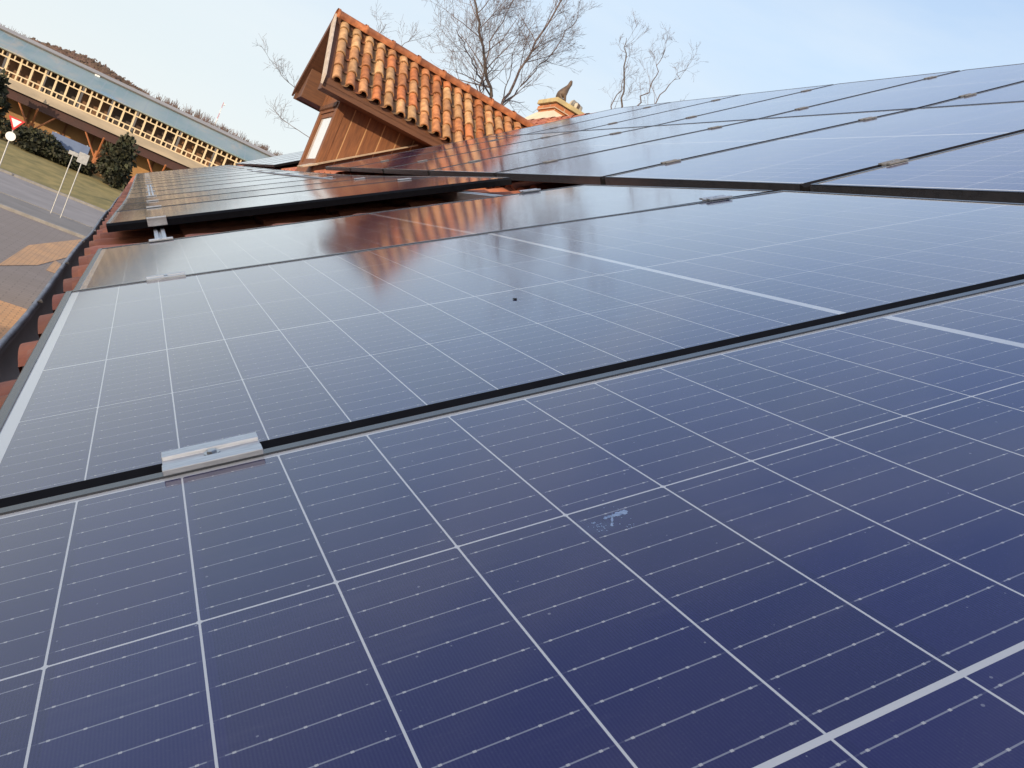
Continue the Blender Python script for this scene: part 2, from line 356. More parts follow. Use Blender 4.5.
# under-deck and back slope
mb = MB(); prof = [p - Vector((0, 0, .05)) for p in SP]
back = [RIDGE + Vector((4.8, 0, -3.4))]
poly = [Vector((p.x, Y0 + .05, p.z)) for p in prof] + [Vector((back[0].x, Y0 + .05, back[0].z))] + [Vector((back[0].x, Y0 + .05, back[0].z - .12)), Vector((RIDGE.x, Y0 + .05, RIDGE.z - .25)), Vector((SP[0].x + .02, Y0 + .05, SP[0].z - .14))]
mb.prism(poly, (0, Y1 - Y0 - .1, 0)); adopt(mb.build('roof_deck', M_WOODD), house)
mb = MB(); z0 = SP[0].z - .1
poly = [Vector((.35, Y0 + .4, 0)), Vector((9.2, Y0 + .4, 0)), Vector((9.2, Y0 + .4, z0)), Vector((RIDGE.x, Y0 + .4, RIDGE.z - .3)), Vector((.35, Y0 + .4, z0))]
mb.prism(poly, (0, Y1 - Y0 - .8, 0)); adopt(mb.build('wall', M_PLASTER), house)
mb = MB(); r3 = random.Random(5)
y = Y0
while y < Y1 - .1:
    cv = r3.uniform(.8, 1.15)
    rows = [[RIDGE + Vector((math.cos(a) * (.095 + e), yy, math.sin(a) * (.085 + e) - .03)) for a in [math.pi * q / 8 for q in range(9)]] for yy, e in ((y, .014), (y + .03, .014), (y + .37, 0))]
    mb.grid(rows, (cv, cv, cv)); y += .34
adopt(mb.build('ridge_tile_row', M_TILE), house)

# gutter along the eave
gut = empty('gutter', (0, 0, 0)); gut.parent = house; gut.matrix_parent_inverse = Matrix.Translation(-Vector(house.location))
mb = MB(); gz = -.535
def gut_line(y):
    x = -.143 + .0042 * min(y, 14) ; z = gz + ZC + .006 * math.sin(y * 1.9) + .004 * math.sin(y * 4.3)
    return x + .004 * math.sin(y * 2.3 + 1), z
rows = []; n = 90
for i in range(n + 1):
    y = -3 + (Y1 + 3) * i / n; x, z = gut_line(y)
    outer = [Vector((x + .075 - .075 * math.cos(a), y, z - .080 * math.sin(a))) for a in [math.pi * q / 12 for q in range(13)]]
    inner = [Vector((x + .075 - .071 * math.cos(a), y, z - .076 * math.sin(a))) for a in [math.pi * q / 12 for q in range(12, -1, -1)]]
    rows.append(outer + inner)
mb.grid(rows, closed=True); o = mb.build('trough', M_GUTTER, smooth=True); o.parent = gut
mb = MB(); mb.tube([(gut_line(-3 + (Y1 + 3) * i / n)[0] - .004, -3 + (Y1 + 3) * i / n, gut_line(-3 + (Y1 + 3) * i / n)[1] + .003) for i in range(n + 1)], .0085, 8)
o = mb.build('rolled_rim', M_RIM, smooth=True); o.parent = gut
def bracket(y):
    m = MB(); x, z = gut_line(y)
    pts = [Vector((x + .075 - .083 * math.cos(a), y, z - .087 * math.sin(a) + .004)) for a in [math.pi * q / 10 for q in range(11)]]
    pts = [Vector((x + .01, y, z + .020))] + pts + [Vector((x + .22, y, z + .05))]
    m.tube(pts, .008, 6); return m
for i in range(19):
    o = bracket(.9 + i * .96).build('bracket', M_RIM if i > 4 else M_GUTTER, smooth=True); o.parent = gut

# ------------------------------------------------------------------ solar panels
PL, PW, PT = 1.754, 1.096, .035
def make_panel():
    root = empty('solar_panel')
    f = MB(); w_ = .011; NB = .020
    e_ = MB(); e_.prism([(0, 0, -PT), (0, NB, -PT), (0, NB, -.0004), (0, 0, -.0095)], (PL, 0, 0)); e_.build('lower_edge', M_EDGE, root, bevel=.0008)
    f.box((0, PW - w_, -PT), (PL, PW, 0))
    f.box((0, NB, -PT), (w_, PW - w_, 0)); f.box((PL - w_, NB, -PT), (PL, PW - w_, 0))
    fo = f.build('frame', M_FRAME, root, bevel=.0012)
    gl = MB(); gl.box((w_ - .001, NB - .001, -.0068), (PL - w_ + .001, PW - w_ + .001, -.0018))
    gl.build('glass', M_GLASS, root)
    global GLASS_FULL
    gl = MB(); gl.box((w_ - .001, w_ - .001, -.0068), (PL - w_ + .001, PW - NB + .001, -.0018))
    tmp = gl.build('glass_turned', M_GLASS); GLASS_FULL = tmp.data; bpy.data.objects.remove(tmp)
    return root
proto = make_panel(); used = [False]; PLAIN = []
def panel(p_near, p_far, vdir, label, group, flip=False, turned=False):
    """p_near/p_far: outer frame corners at the eave side; vdir: up-slope direction"""
    ys_ = (p_far - p_near).length / PW; y = (p_far - p_near).normalized(); x = (vdir - y * vdir.dot(y)).normalized(); z = x.cross(y)
    o = proto if not used[0] else copy_tree(proto); used[0] = True
    org = p_near
    if flip: org = p_near + x * PL + y * PW; x, y = -x, -y
    m = Matrix.Identity(4)
    for i in range(3): m[i][0], m[i][1], m[i][2], m[i][3] = x[i], y[i] * (ys_ if ys_ > 1.005 else 1.0), z[i], org[i]
    o.matrix_world = m
    g_ = [c for c in o.children if c.name.startswith('glass')][0]
    g_.matrix_local = (Matrix.Translation((PL, PW, 0)) @ Matrix.Rotation(math.pi, 4, 'Z')) if turned else Matrix.Identity(4)
    if turned: PLAIN.append(g_.data); g_.data = GLASS_FULL
    elif PLAIN: g_.data = PLAIN[0]
    return tag(o, label, 'solar panel', group)
VL = -.186
G_LOW = 'solar panels in the row along the eave'
panel(low(.6245 - PW, VL), low(.6245, VL), v1, 'nearest dark blue solar panel filling the foreground, with a bird smear on it', G_LOW, turned=True)
panel(low(.6445, VL, -.007), low(.6445 + PW, VL, -.001), v1, 'second solar panel from the foreground, along the gutter side, with a small black speck', G_LOW)
vt = (v1 * PL + n1 * .013).normalized()
panel(low(1.7605, VL, -.015), low(1.7605 + PW, VL, -.028), vt, 'solar panel mirroring the orange dormer, just before the open gap in the row', G_LOW)
GA0 = 3.57; sag = [0, -.014, -.032, -.044, -.046, -.046, -.044, -.042, -.036, -.032, -.028, -.024, -.022, -.02, -.02]
ordn = ['first', 'second', 'third', 'fourth', 'fifth', 'sixth', 'seventh', 'eighth', 'ninth', 'tenth', 'eleventh', 'twelfth', 'last']
for i in range(13):
    u0 = GA0 + i * 1.116
    lab = ('solar panel with its dark front edge showing beyond the open gap' if i == 0 else
           f'{ordn[i]} solar panel beyond the open gap in the row by the gutter')
    panel(low(u0, VL, sag[i]), low(u0 + PW, VL, sag[i + 1]), v1, lab, G_LOW)
G_MID, G_TOP, G_FAR = 'solar panels in the middle row on the steeper slope', 'solar panels in the top row under the roof ridge', 'solar panels beyond the dormer'
wd = ['first', 'second', 'third', 'fourth', 'fifth', 'sixth', 'seventh', 'eighth']
UP = 1.138; PWU = UP - .02
for k in range(-1, 7):
    u0 = 1.799 + (k - 1) * UP
    j = 6 - k
    where = 'beside the dormer wall, mirroring its boards' if j == 0 else f'{wd[j]} solar panel before the dormer'
    panel(upp(u0, 0), upp(u0 + PWU, 0), v2, ('middle row solar panel ' + where) if j == 0 else f'middle row {where}', G_MID)
    panel(top(u0, 0), top(u0 + PWU, 0), v3, ('top row solar panel ending at the dormer roof' if j == 0 else f'top row {where}, under the ridge'), G_TOP)
wf = ['nearest', 'second', 'third', 'fourth', 'farthest']
for k in range(5):
    u0 = 12.3 + k * 1.116
    panel(upp(u0, 0), upp(u0 + PW, 0), v2, f'{wf[k]} of the solar panels on the slope beyond the dormer', G_FAR)

# rails and clamps
def frame_mat(p, x, y):
    x = x.normalized(); y = (y - x * y.dot(x)).normalized(); z = x.cross(y); m = Matrix.Identity(4)
    for i in range(3): m[i][0], m[i][1], m[i][2], m[i][3] = x[i], y[i], z[i], p[i]
    return m
def rail_bm(L_):
    m = MB(); m.box((-.020, 0, -.040), (.020, L_, -.008)); m.box((-.020, 0, -.008), (-.006, L_, 0)); m.box((.006, 0, -.008), (.020, L_, 0)); return m
for v, lab in ((0.0, 'slotted aluminium mounting rail crossing the open gap near the gutter'), (1.31, 'aluminium mounting rail end showing in the open gap below the middle row')):
    o = rail_bm(18.0).build('mounting_rail', M_ALU, bevel=.001); o.matrix_world = frame_mat(low(.1, v, -.046 if v == 0 else -.040), v1, U)
    tag(o, lab, 'rail', 'mounting rails under the eave row')
def make_clamp():
    r = empty('panel_clamp'); L_ = .0367
    m = MB(); w2 = .022
    prof = [(-w2, 0), (-w2, .0045), (-.0085, .0045), (-.0075, .0015), (.0075, .0015), (.0085, .0045), (w2, .0045), (w2, 0), (.0095, 0), (.0085, -.030), (-.0085, -.030), (-.0095, 0)]
    m.prism([(-L_, a, b) for a, b in prof], (2 * L_, 0, 0)); m.build('clamp_body', M_ALU, r, bevel=.0006)
    m = MB(); m.tube([(0, 0, .0012), (0, 0, .0032)], .0062, 18); m.tube([(0, 0, .0030), (0, 0, .0048)], .0042, 6); m.tube([(0, 0, .0047), (0, 0, .0052)], [.0042, .0032], 6)
    m.build('bolt', M_STEEL, r); return r
cproto = make_clamp(); cused = [False]
G_CL = 'clamps holding the panels'
M_SHADECLAMP = mat('shade_toned_clamp_metal', (.16, .165, .18), (.11, .115, .125), rough=.55, scale=60)  # darker copy of the clamp metal, standing in for shade on the upper rows
SHADE_CLAMP_MESH = []
def clamp(p, vdir, label, shade_toned=False):
    o = cproto if not cused[0] else copy_tree(cproto); cused[0] = True
    if shade_toned:
        b_ = [c for c in o.children if c.name.startswith('clamp_body')][0]
        if not SHADE_CLAMP_MESH: m_ = b_.data.copy(); m_.materials[0] = M_SHADECLAMP; SHADE_CLAMP_MESH.append(m_)
        b_.data = SHADE_CLAMP_MESH[0]
    o.matrix_world = frame_mat(p, vdir, U); return tag(o, label, 'clamp', G_CL)
clamp(low(.6335, .003, .0005), v1, 'large silver clamp in the gap behind the nearest solar panel')
clamp(low(1.7505, -.006, -.003), v1, 'silver clamp by the gutter in the second gap between solar panels')
clamp(low(1.7505, 1.35, .001), v1, 'silver clamp far up the second gap, below the middle row')
clamp(low(2.862, .0, -.026), v1, 'silver end clamp on the near side of the open gap')
clamp(low(2.862, 1.33, -.014), v1, 'end clamp at the upper end of the open gap, near side')
clamp(low(3.566, .0, .0), v1, 'silver end clamp on the far side of the open gap')
for i in range(1, 13):
    for v, nm in ((0.0, 'gutter side'), (1.37, 'upper side')):
        clamp(low(GA0 + i * 1.116 - .01, v, sag[i] + .001), v1, f'{nm} clamp between the {ordn[i-1]} and {ordn[i]} panels beyond the open gap')
for k in range(0, 7):
    u0 = 1.799 + (k - 1) * UP - .01; j = 7 - k
    for s, nm in ((.33, 'lower'), (1.44, 'upper')):
        clamp(upp(u0, s, .001), v2, f'{nm} clamp in the middle row, {wd[j-1]} gap before the dormer', True)
        clamp(top(u0, s, .001), v3, f'{nm} clamp in the top row, {wd[j-1]} gap before the dormer', True)

# bird dropping and specks
def splat(name, pts, m, label, cat, p, grp=None):
    mb = MB(); mb.prism([(a, b, 0) for a, b in pts], (0, 0, .0006)); o = mb.build(name, m, bevel=.0001)
    o.matrix_world = frame_mat(p, v1, U); return tag(o, label, cat, grp)
M_SPLAT = mat('dried_dropping', (.34, .44, .60), (.16, .23, .38), rough=.8, scale=300)
def wrayhit(px, py, h=-.00178):
    d = cam_o.matrix_world.to_3x3() @ Vector(((px - 512) / 798.04, -(py - 384) / 798.04, -1)); t = (h - HC) / d.dot(n1); return CAM + d * t
sp = [(606, 518), (611, 516.5), (617, 513), (622, 512), (625, 510.5), (625, 513.5), (622, 515.5), (618, 516), (614, 517.5), (613, 522), (612, 527), (610.5, 526.5), (610.8, 521), (609.5, 518.6)]
c0 = wrayhit(614, 517)
rs_ = random.Random(31); mb = MB()
def fleck(px, py, r):
    q = wrayhit(px, py) - c0; cx_, cy_ = v1.dot(q), q.y; n_ = 7
    mb.prism([(cx_ + r * rs_.uniform(.6, 1.2) * math.cos(6.283 * k / n_), cy_ + r * 1.5 * rs_.uniform(.6, 1.2) * math.sin(6.283 * k / n_), 0) for k in range(n_)], (0, 0, .00008 + .00004 * rs_.random()))
for (ax, ay, bx, by, n_, sp_, r_) in ((604, 518.5, 614, 515.5, 26, .5, .0007), (612, 516, 625, 511.5, 52, .8, .0010), (612.3, 517, 611.8, 526, 20, .35, .0006), (619, 513.5, 625, 512.5, 22, .9, .0010), (590, 524, 604, 528, 30, 2.6, .0004), (605, 512, 640, 530, 26, 6, .0003)):
    for k in range(n_):
        t_ = rs_.random(); fleck(ax + (bx - ax) * t_ + rs_.gauss(0, sp_), ay + (by - ay) * t_ + rs_.gauss(0, sp_ * .7), r_ * rs_.uniform(.5, 1.3))
o = mb.build('bird_dropping', M_SPLAT); o.matrix_world = frame_mat(c0, v1, U)
tag(o, 'pale blue smear of dried bird dropping on the nearest panel', 'bird dropping')
c1 = wrayhit(515, 299, -.006)
splat('dirt_speck', [(.0030 * math.cos(a) * (1 + .2 * math.sin(3 * a)), .0042 * math.sin(a)) for a in [2 * math.pi * q / 12 for q in range(12)]], mat('black_dirt', (.01, .01, .01), rough=.9), 'small black speck of dirt in the middle of the second panel', 'dirt', c1)

# ------------------------------------------------------------------ dormer (part of the house)
dorm = empty('dormer', (0, 0, 0)); dorm.parent = house; dorm.matrix_parent_inverse = Matrix.Translation(-Vector(house.location))
def dpart(mb, name, m, **k): o = mb.build(name, m, **k); o.parent = dorm; return o
K_ = 1.025; XF, XO = 1.65 * K_, 1.325 * K_; YN, YF = 9.63 * K_, 10.67 * K_; YR = 10.15 * K_; HS = .96 * K_
ZE = ZC + 1.60 * K_; ZR = ZC + 2.425 * K_; ZB = ZC + .55
EN, EF = YR - HS, YR + HS
sl_ = (ZR - ZE) / HS
def roofz(y): return ZR - abs(y - YR) * sl_
def boards(face_y, sgn):
    mb = MB(); x = XF; wv = .195
    while x < 4.0:
        x1 = min(x + wv, 4.2)
        zt = roofz(face_y) - .10
        mb.box((x + .0, face_y - .011 * (sgn < 0), ZB), (x1 - .014, face_y + .011 * (sgn > 0), zt))
        x = x1
    b2 = MB(); b2.box((XF + .005, face_y + (-.007 if sgn < 0 else -.03), ZB), (4.2, face_y + (.03 if sgn < 0 else .007), roofz(face_y) - .1))
    dpart(b2, 'board_backing', M_WOODL)
    return mb
dpart(boards(YN, -1), 'side_wall', M_WOOD, bevel=.004)
dpart(boards(YF, 1), 'side_wall', M_WOOD, bevel=.004)
mb = MB()     # corner posts and window surround
mb.box((XF - .02, YN - .016, ZB), (XF + .08, YN + .10, roofz(YN) - .1)); mb.box((XF - .02, YF - .10, ZB), (XF + .08, YF + .016, roofz(YF) - .1))
mb.box((XF - .015, YN + .10, ZC + 1.44), (XF + .06, YF - .10, ZC + 1.60)); mb.box((XF - .015, YN + .10, ZB), (XF + .06, YF - .10, ZC + .78))
dpart(mb, 'window_surround', M_WOOD, bevel=.005)
mb = MB(); y = YN + .05                      # scalloped trim under the gable
while y < YF - .05:
    mb.prism([(XF - .035, y, ZC + 1.54), (XF - .035, y + .055, ZC + 1.54), (XF - .035, y + .055, ZC + 1.50), (XF - .035, y + .0275, ZC + 1.475), (XF - .035, y, ZC + 1.50)], (.02, 0, 0)); y += .06
dpart(mb, 'scalloped_trim', M_WOODD)
mb = MB(); a, b, c, d = YN + .10, YF - .10, ZC + .78, ZC + 1.44
for q in ((a, c, a + .06, d), (b - .06, c, b, d), (a + .06, c, b - .06, c + .06), (a + .06, d - .06, b - .06, d)):
    mb.box((XF, q[0], q[1]), (XF + .045, q[2], q[3]))
dpart(mb, 'window_frame', M_WOOD, bevel=.004)
mb = MB(); mb.box((XF + .012, a + .05, c + .05), (XF + .022, b - .05, d - .05)); dpart(mb, 'window_glass', M_PANE)
mb = MB()                                   # gable boards
y = YN - .02
while y < YF + .02:
    y1 = y + .118; mb.prism([(XF - .005, y, ZC + 1.60), (XF - .005, y1 - .008, ZC + 1.60), (XF - .005, y1 - .008, roofz(y1 - .008) - .06), (XF - .005, y, roofz(y) - .06)] if not (y < YR < y1) else
                            [(XF - .005, y, ZC + 1.60), (XF - .005, y1 - .008, ZC + 1.60), (XF - .005, y1 - .008, roofz(y1) - .06), (XF - .005, YR, ZR - .06), (XF - .005, y, roofz(y) - .06)], (.03, 0, 0)); y = y1
dpart(mb, 'gable_boards', M_WOOD)
for sgn in (-1, 1):                        # roof slopes: boarded deck
    ye = YR + sgn * (HS - .03); th = .05
    mb = MB(); poly = [Vector((XO - .001, YR, ZR - .02)), Vector((XO - .001, ye, roofz(ye) - .02)), Vector((XO - .001, ye, roofz(ye) - .03 - th)), Vector((XO - .001, YR, ZR - .03 - th * 1.3))]
    mb.prism(poly, (3.2, 0, 0)); dpart(mb, 'roof_boarding', M_WOODD)
    yw = YN - .012 if sgn < 0 else YF + .012      # boxed eave
    yo = YR + sgn * (HS - .06)
    mb = MB(); zb = ZC + 1.54
    poly = [Vector((XO + .03, yw, zb)), Vector((XO + .03, yo, zb)), Vector((XO + .03, yo, roofz(yo) - .088)), Vector((XO + .03, yw, roofz(yw) - .10))]
    mb.prism(poly, (3.0, 0, 0)); dpart(mb, 'eave_box', M_WOODD, bevel=.004)
    mb = MB(); mb.box((XO + .0, min(yo, yo + sgn * .022), zb - .015), (4.2, max(yo, yo + sgn * .022), roofz(yo) - .045)); dpart(mb, 'fascia_board', M_WOODD, bevel=.003)
mb = MB()                                   # pale flashing at the foot of the front corner
mb.prism([upp(9.775, -.03, -.012), upp(10.16, -.03, -.012), upp(10.16, .15, -.012), upp(9.775, .15, -.012)], n2 * .018)
mb.prism([upp(9.775, .15, -.012), upp(9.86, .15, -.012), upp(9.86, 1.4, -.012), upp(9.775, 1.4, -.012)], n2 * .017); dpart(mb, 'foot_flashing', mat('pale_flashing', (.46, .37, .28), (.36, .29, .22), rough=.5, scale=8), bevel=.004)
# verge boards
for sgn in (-1, 1):
    ye = YR + sgn * (HS + .005)
    mb = MB(); hgt = .115
    poly = [Vector((XO - .028, YR, ZR + .05)), Vector((XO - .028, ye, roofz(ye) + .035)), Vector((XO - .028, ye, roofz(ye) + .035 - hgt)), Vector((XO - .028, YR, ZR + .05 - hgt * 1.2))]
    mb.prism(poly, (.026, 0, 0)); dpart(mb, 'verge_board', M_GREYWOOD if sgn < 0 else M_WOODD, bevel=.003)
# clay tiles
r5 = random.Random(21)
CO, CT = (.56, .20, .075), (.64, .40, .20)
def tint_tile():
    q = r5.random(); q = q * q * (3 - 2 * q); cv = r5.uniform(.68, 1.12)
    return tuple((a * (1 - q) + b * q) * cv for a, b in zip(CO, CT))
def tile_slope(sgn):
    mb = MB(); pitch = .158; ncol = 18; sd = Vector((0, sgn * HS, ZE - ZR)).normalized(); nn = Vector((0, sgn * -sd.z * 1, 0)) if 0 else Vector((0, -sd.z * sgn * 1.0, 0))
    nn = Vector((0, sgn * abs(sd.z), abs(sd.y))).normalized(); Ls = math.hypot(HS, ZR - ZE); ex = .272
    e0 = Vector((0, YR, ZR)) + sd * (Ls - .005)
    up_ = -sd
    nrow = 6
    for c in range(ncol):
        xc = XO + .055 + pitch * (c + .45); jc = r5.uniform(-.006, .006)
        for r_ in range(nrow):
            s0 = r_ * ex - .0 + r5.uniform(-.008, .008); s1 = min(s0 + ex + .035, Ls - .01)
            if s0 > Ls - .02: continue
            col = tint_tile()
            rows = []; R0 = .056; jx = r5.uniform(-.004, .004)
            for s, rr, lift in ((s0, R0, .018), (s0 + (s1 - s0) * .5, R0 * .94, .010), (s1, R0 * .86, .0)):
                rows.append([e0 + up_ * s + Vector((xc + jc + jx - math.cos(a) * rr, 0, 0)) + nn * (math.sin(a) * rr * 1.05 + lift) for a in [math.pi * q / 10 for q in range(11)]])
            lip = [p - nn * .0 + (Vector((xc, 0, 0)) + e0 * 1 + up_ * s0 - p) * 0 for p in rows[0]]
            inner = [e0 + up_ * s0 + Vector((xc + jc + jx - math.cos(a) * (R0 - .014), 0, 0)) + nn * (math.sin(a) * (R0 - .014) * 1.05 + .018) for a in [math.pi * q / 10 for q in range(11)]]
            mb.grid([inner, rows[0]], col); mb.grid(rows, col)
            # pan tile on the right of the cover tile
            col2 = tuple(x * .45 for x in tint_tile()); xp = xc + pitch / 2; rows = []  # pan colour darkened to paint in the shade between cover tiles
            for s, rr, lift in ((s0 - .02, .05, .016), (s1, .056, .0)):
                rows.append([e0 + up_ * s + Vector((xp - math.cos(a) * rr, 0, 0)) + nn * (.032 - math.sin(a) * rr * .85 + lift) for a in [math.pi * q / 8 for q in range(9)]])
            mb.grid(rows, col2)
    return mb
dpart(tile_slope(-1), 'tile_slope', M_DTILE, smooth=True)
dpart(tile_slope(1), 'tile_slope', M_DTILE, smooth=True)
mb = MB(); mb.box((XO + .01, YR - .05, ZR - .14), (4.3, YR + .05, ZR + .05)); dpart(mb, 'ridge_board', M_WOODD)
x = XO - .02; i = 0
while x < 4.05:
    mb = MB(); cv = r5.uniform(.85, 1.1); col = tuple(q * cv for q in (.60, .22, .085))
    rows = [[Vector((xx, YR + math.cos(a) * (.105 + e), ZR + .022 + math.sin(a) * (.078 + e))) for a in [math.pi * (q - 1) / 10 for q in range(13)]] for xx, e in ((x, .016), (x + .035, .016), (x + .04, .006), (x + .40, 0))]
    mb.grid(rows, col); dpart(mb, 'ridge_tile', M_DTILE, smooth=True); x += .365

# ------------------------------------------------------------------ chimney (part of the house) and what stands on it
chim = empty('chimney', (0, 0, 0)); chim.parent = house; chim.matrix_parent_inverse = Matrix.Translation(-Vector(house.location))
CX0, CX1, CY0, CY1 = 4.94, 5.36, 11.56, 12.14; CZ = ZC + 3.40
def cpart(mb, name, m, **k): o = mb.build(name, m, **k); o.parent = chim; return o
mb = MB(); mb.box((CX0, CY0, ZC + 2.3), (CX1, CY1, CZ - .07)); mb.box((CX0 - .025, CY0 - .025, CZ - .16), (CX1 + .025, CY1 + .025, CZ - .095)); cpart(mb, 'brick_shaft', M_BRICK, bevel=.004)
mb = MB(); mb.box((CX0 - .05, CY0 - .05, CZ - .07), (CX1 + .05, CY1 + .05, CZ - .0)); cpart(mb, 'cap_slab', mat('lichen_concrete', (.50, .40, .20), (.36, .30, .17), rough=.9, scale=9), bevel=.008)
mb = MB(); P = lambda e, z: [(CX0 - e, CY0 - e, z), (CX1 + e, CY0 - e, z), (CX1 + e, CY1 + e, z), (CX0 - e, CY1 + e, z)]
mb.grid([P(.30, ZC + 2.6), P(.18, ZC + 2.98), P(.015, ZC + 3.20)], closed=True); cpart(mb, 'plaster_plinth', M_PLASTER)
# figurine: a hunched seated creature
fig = MB()
def blob(mb, c, r, seed=0, n=10, m=8, rot=None):
    rows = []
    for i in range(m + 1):
        th = math.pi * i / m; row = []
        for j in range(n):
            ph = 2 * math.pi * j / n; p = Vector((math.sin(th) * math.cos(ph) * r[0], math.sin(th) * math.sin(ph) * r[1], math.cos(th) * r[2]))
            k = 1 + .06 * math.sin(3 * ph + seed) * math.sin(2 * th + seed)
            p *= k
            if rot: p = rot @ p
            row.append(Vector(c) + p)
        rows.append(row)
    mb.grid(rows, closed=True)
def skin_figure(name, chains, m, loc, rot=0):
    me = bpy.data.meshes.new(name); vs = []; es = []; rs = []
    for ch in chains:
        prev = ch[0] if isinstance(ch[0], int) else None
        pts = ch[1:] if prev is not None else ch
        for p in pts:
            vs.append(p[:3]); rs.append(p[3])
            if prev is not None: es.append((prev, len(vs) - 1))
            prev = len(vs) - 1
    me.from_pydata(vs, es, []); o = bpy.data.objects.new(name, me); COL.objects.link(o)
    sk = o.modifiers.new('skin', 'SKIN'); sub = o.modifiers.new('sub', 'SUBSURF'); sub.levels = sub.render_levels = 2
    for i, sv in enumerate(me.skin_vertices[0].data):
        sv.radius = (rs[i], rs[i]); sv.use_root = (i == 0)
    dg = bpy.context.evaluated_depsgraph_get(); m2 = bpy.data.meshes.new_from_object(o.evaluated_get(dg))
    bpy.data.objects.remove(o); m2.materials.append(m); m2.polygons.foreach_set('use_smooth', [True] * len(m2.polygons))
    o = bpy.data.objects.new(name, m2); COL.objects.link(o); o.location = loc; o.rotation_euler = (0, 0, rot); return o
# local +x is up-slope (to the right in the photograph)
fo = skin_figure('figurine', [
    [(-.06, 0, .055, .055), (-.02, 0, .12, .055), (.025, 0, .18, .045), (.045, 0, .225, .026), (.05, 0, .255, .030), (.075, 0, .262, .017)],
    [1, (.02, .045, .09, .024), (.05, .05, .045, .018), (.055, .05, .012, .014)], [1, (.02, -.045, .09, .024), (.05, -.05, .045, .018), (.055, -.05, .012, .014)],
    [0, (-.02, .055, .04, .03), (.03, .06, .018, .018)], [0, (-.02, -.055, .04, .03), (.03, -.06, .018, .018)],
    [4, (.04, .018, .285, .009)], [4, (.04, -.018, .285, .009)]],
    M_BRONZE, (CX0 + .13, CY0 + .24, CZ + .004)); fo.scale = (1.05, 1.25, 1.4)
tag(fo, 'small brown figurine sitting on the chimney cap', 'figurine')
# pale vent cowl behind the chimney
cow = empty('vent_cowl', (5.52, 12.15, ZC + 3.36)); tag(cow, 'pale drum shaped vent cowl with a dark band behind the chimney', 'vent')
mb = MB(); mb.tube([(0, 0, -.5), (0, 0, .22)], .085, 16); M_COWL = mat('dirty_cream_paint', (.50, .45, .36), (.34, .29, .23), rough=.7, scale=14); cow.scale = (.8, .8, .8)
o = mb.build('pipe', M_COWL, cow, smooth=False)
mb = MB(); mb.tube([(-.13, 0, .29), (-.12, 0, .29), (.10, 0, .25), (.12, 0, .25)], [.08, .115, .115, .08], 18); mb.build('drum', M_COWL, cow, smooth=True)
mb = MB(); mb.tube([(-.03, 0, .274), (.03, 0, .263)], .119, 18); mb.build('band', M_BRONZE, cow, smooth=True)

# ------------------------------------------------------------------ long gallery building across the road
BY = 64.0
def bz(r): return ZC + r * BY
bld = empty('gallery_building', (0, BY, 0)); tag(bld, 'long gallery building with a pale openwork concrete balustrade and blue grey roof across the road', 'building')
def bpart(mb, name, m, **k): o = mb.build(name, m, **k); adopt(o, bld); return o
BX0, BX1 = -20.0, 20.0
lt_, lb_, bb_ = bz(.0465), bz(.0215), bz(.0128)
bay = .71
def lattice_bay():
    m = MB(); W_ = bay; H_ = lt_ - lb_; t = .078; y0, y1 = -.10, .10
    hs = .36
    for z0, z1 in ((0, t), (hs, hs + t), (H_ - hs - t, H_ - hs), (H_ - t, H_)): m.box((0, y0, z0), (W_, y1, z1))
    for x in (0, W_ / 2):
        for z0, z1 in ((t, hs), (H_ - hs, H_ - t)): m.box((x - (0 if x == 0 else t / 2), y0 + .002, z0), (x + (t * 1.3 if x == 0 else t / 2), y1 - .002, z1))
    m.box((0, y0 + .002, hs + t), (t * 1.6, y1 - .002, H_ - hs - t)); return m
lat = lattice_bay().build('balustrade_bay', M_CONC); lat.parent = bld
nb = int((BX1 - BX0) / bay)
for i in range(nb):
    o = lat if i == 0 else lat.copy()
    if i: COL.objects.link(o); o.parent = bld
    o.location = (BX0 + i * bay, 0, lb_)
mb = MB(); mb.box((BX0, BY - .18, bb_), (BX1, BY + .25, lb_ - .004)); bpart(mb, 'concrete_band', M_BAND)
mb = MB(); mb.box((BX0, BY + .26, bb_ + .05), (BX1, BY + 3.2, bb_ + .25)); bpart(mb, 'gallery_floor', M_BAND)
mb = MB(); rb = random.Random(8)
x = BX0
while x < BX1:
    w_ = rb.uniform(1.5, 3.5); mb.box((x, BY + 1.4, bb_ + .25), (min(x + w_ - .15, BX1), BY + 1.5, bz(.0500)), col=rb.choice([(1, 1, 1), (.55, .6, .7), (.75, .7, .7), (1.8, 1.35, .9), (.6, .7, .8)])); x += w_
o = bpart(mb, 'gallery_screens', mat('brown_screens', (.13, .085, .06), (.08, .06, .05), rough=.7, scale=.6, tint=True))
mb = MB(); mb.grid([[(x, BY - .35, bz(.0462) + .06) for x in (BX0, BX1)], [(x, BY + 2.6, bz(.0625) * 1.0 + .0625 * 2.6) for x in (BX0, BX1)]])
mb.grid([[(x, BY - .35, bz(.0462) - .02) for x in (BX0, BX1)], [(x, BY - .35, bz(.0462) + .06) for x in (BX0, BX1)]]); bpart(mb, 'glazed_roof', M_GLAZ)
zt = bz(.0625) + .0625 * 2.6
mb = MB(); mb.box((BX0, BY + 2.45, zt - .03), (BX1, BY + 2.75, zt + .07)); bpart(mb, 'roof_gutter', mat('dark_gutter', (.09, .085, .08), rough=.6))
mb = MB(); mb.prism([(BX0, BY + 2.75, zt - .1), (BX0, BY + 2.75, zt + .08), (BX0, BY + 6.2, zt + .52), (BX0, BY + 10, zt + .0), (BX0, BY + 10, zt - .1)], (BX1 - BX0, 0, 0)); bpart(mb, 'ridge_roof', M_ROOFGREY)
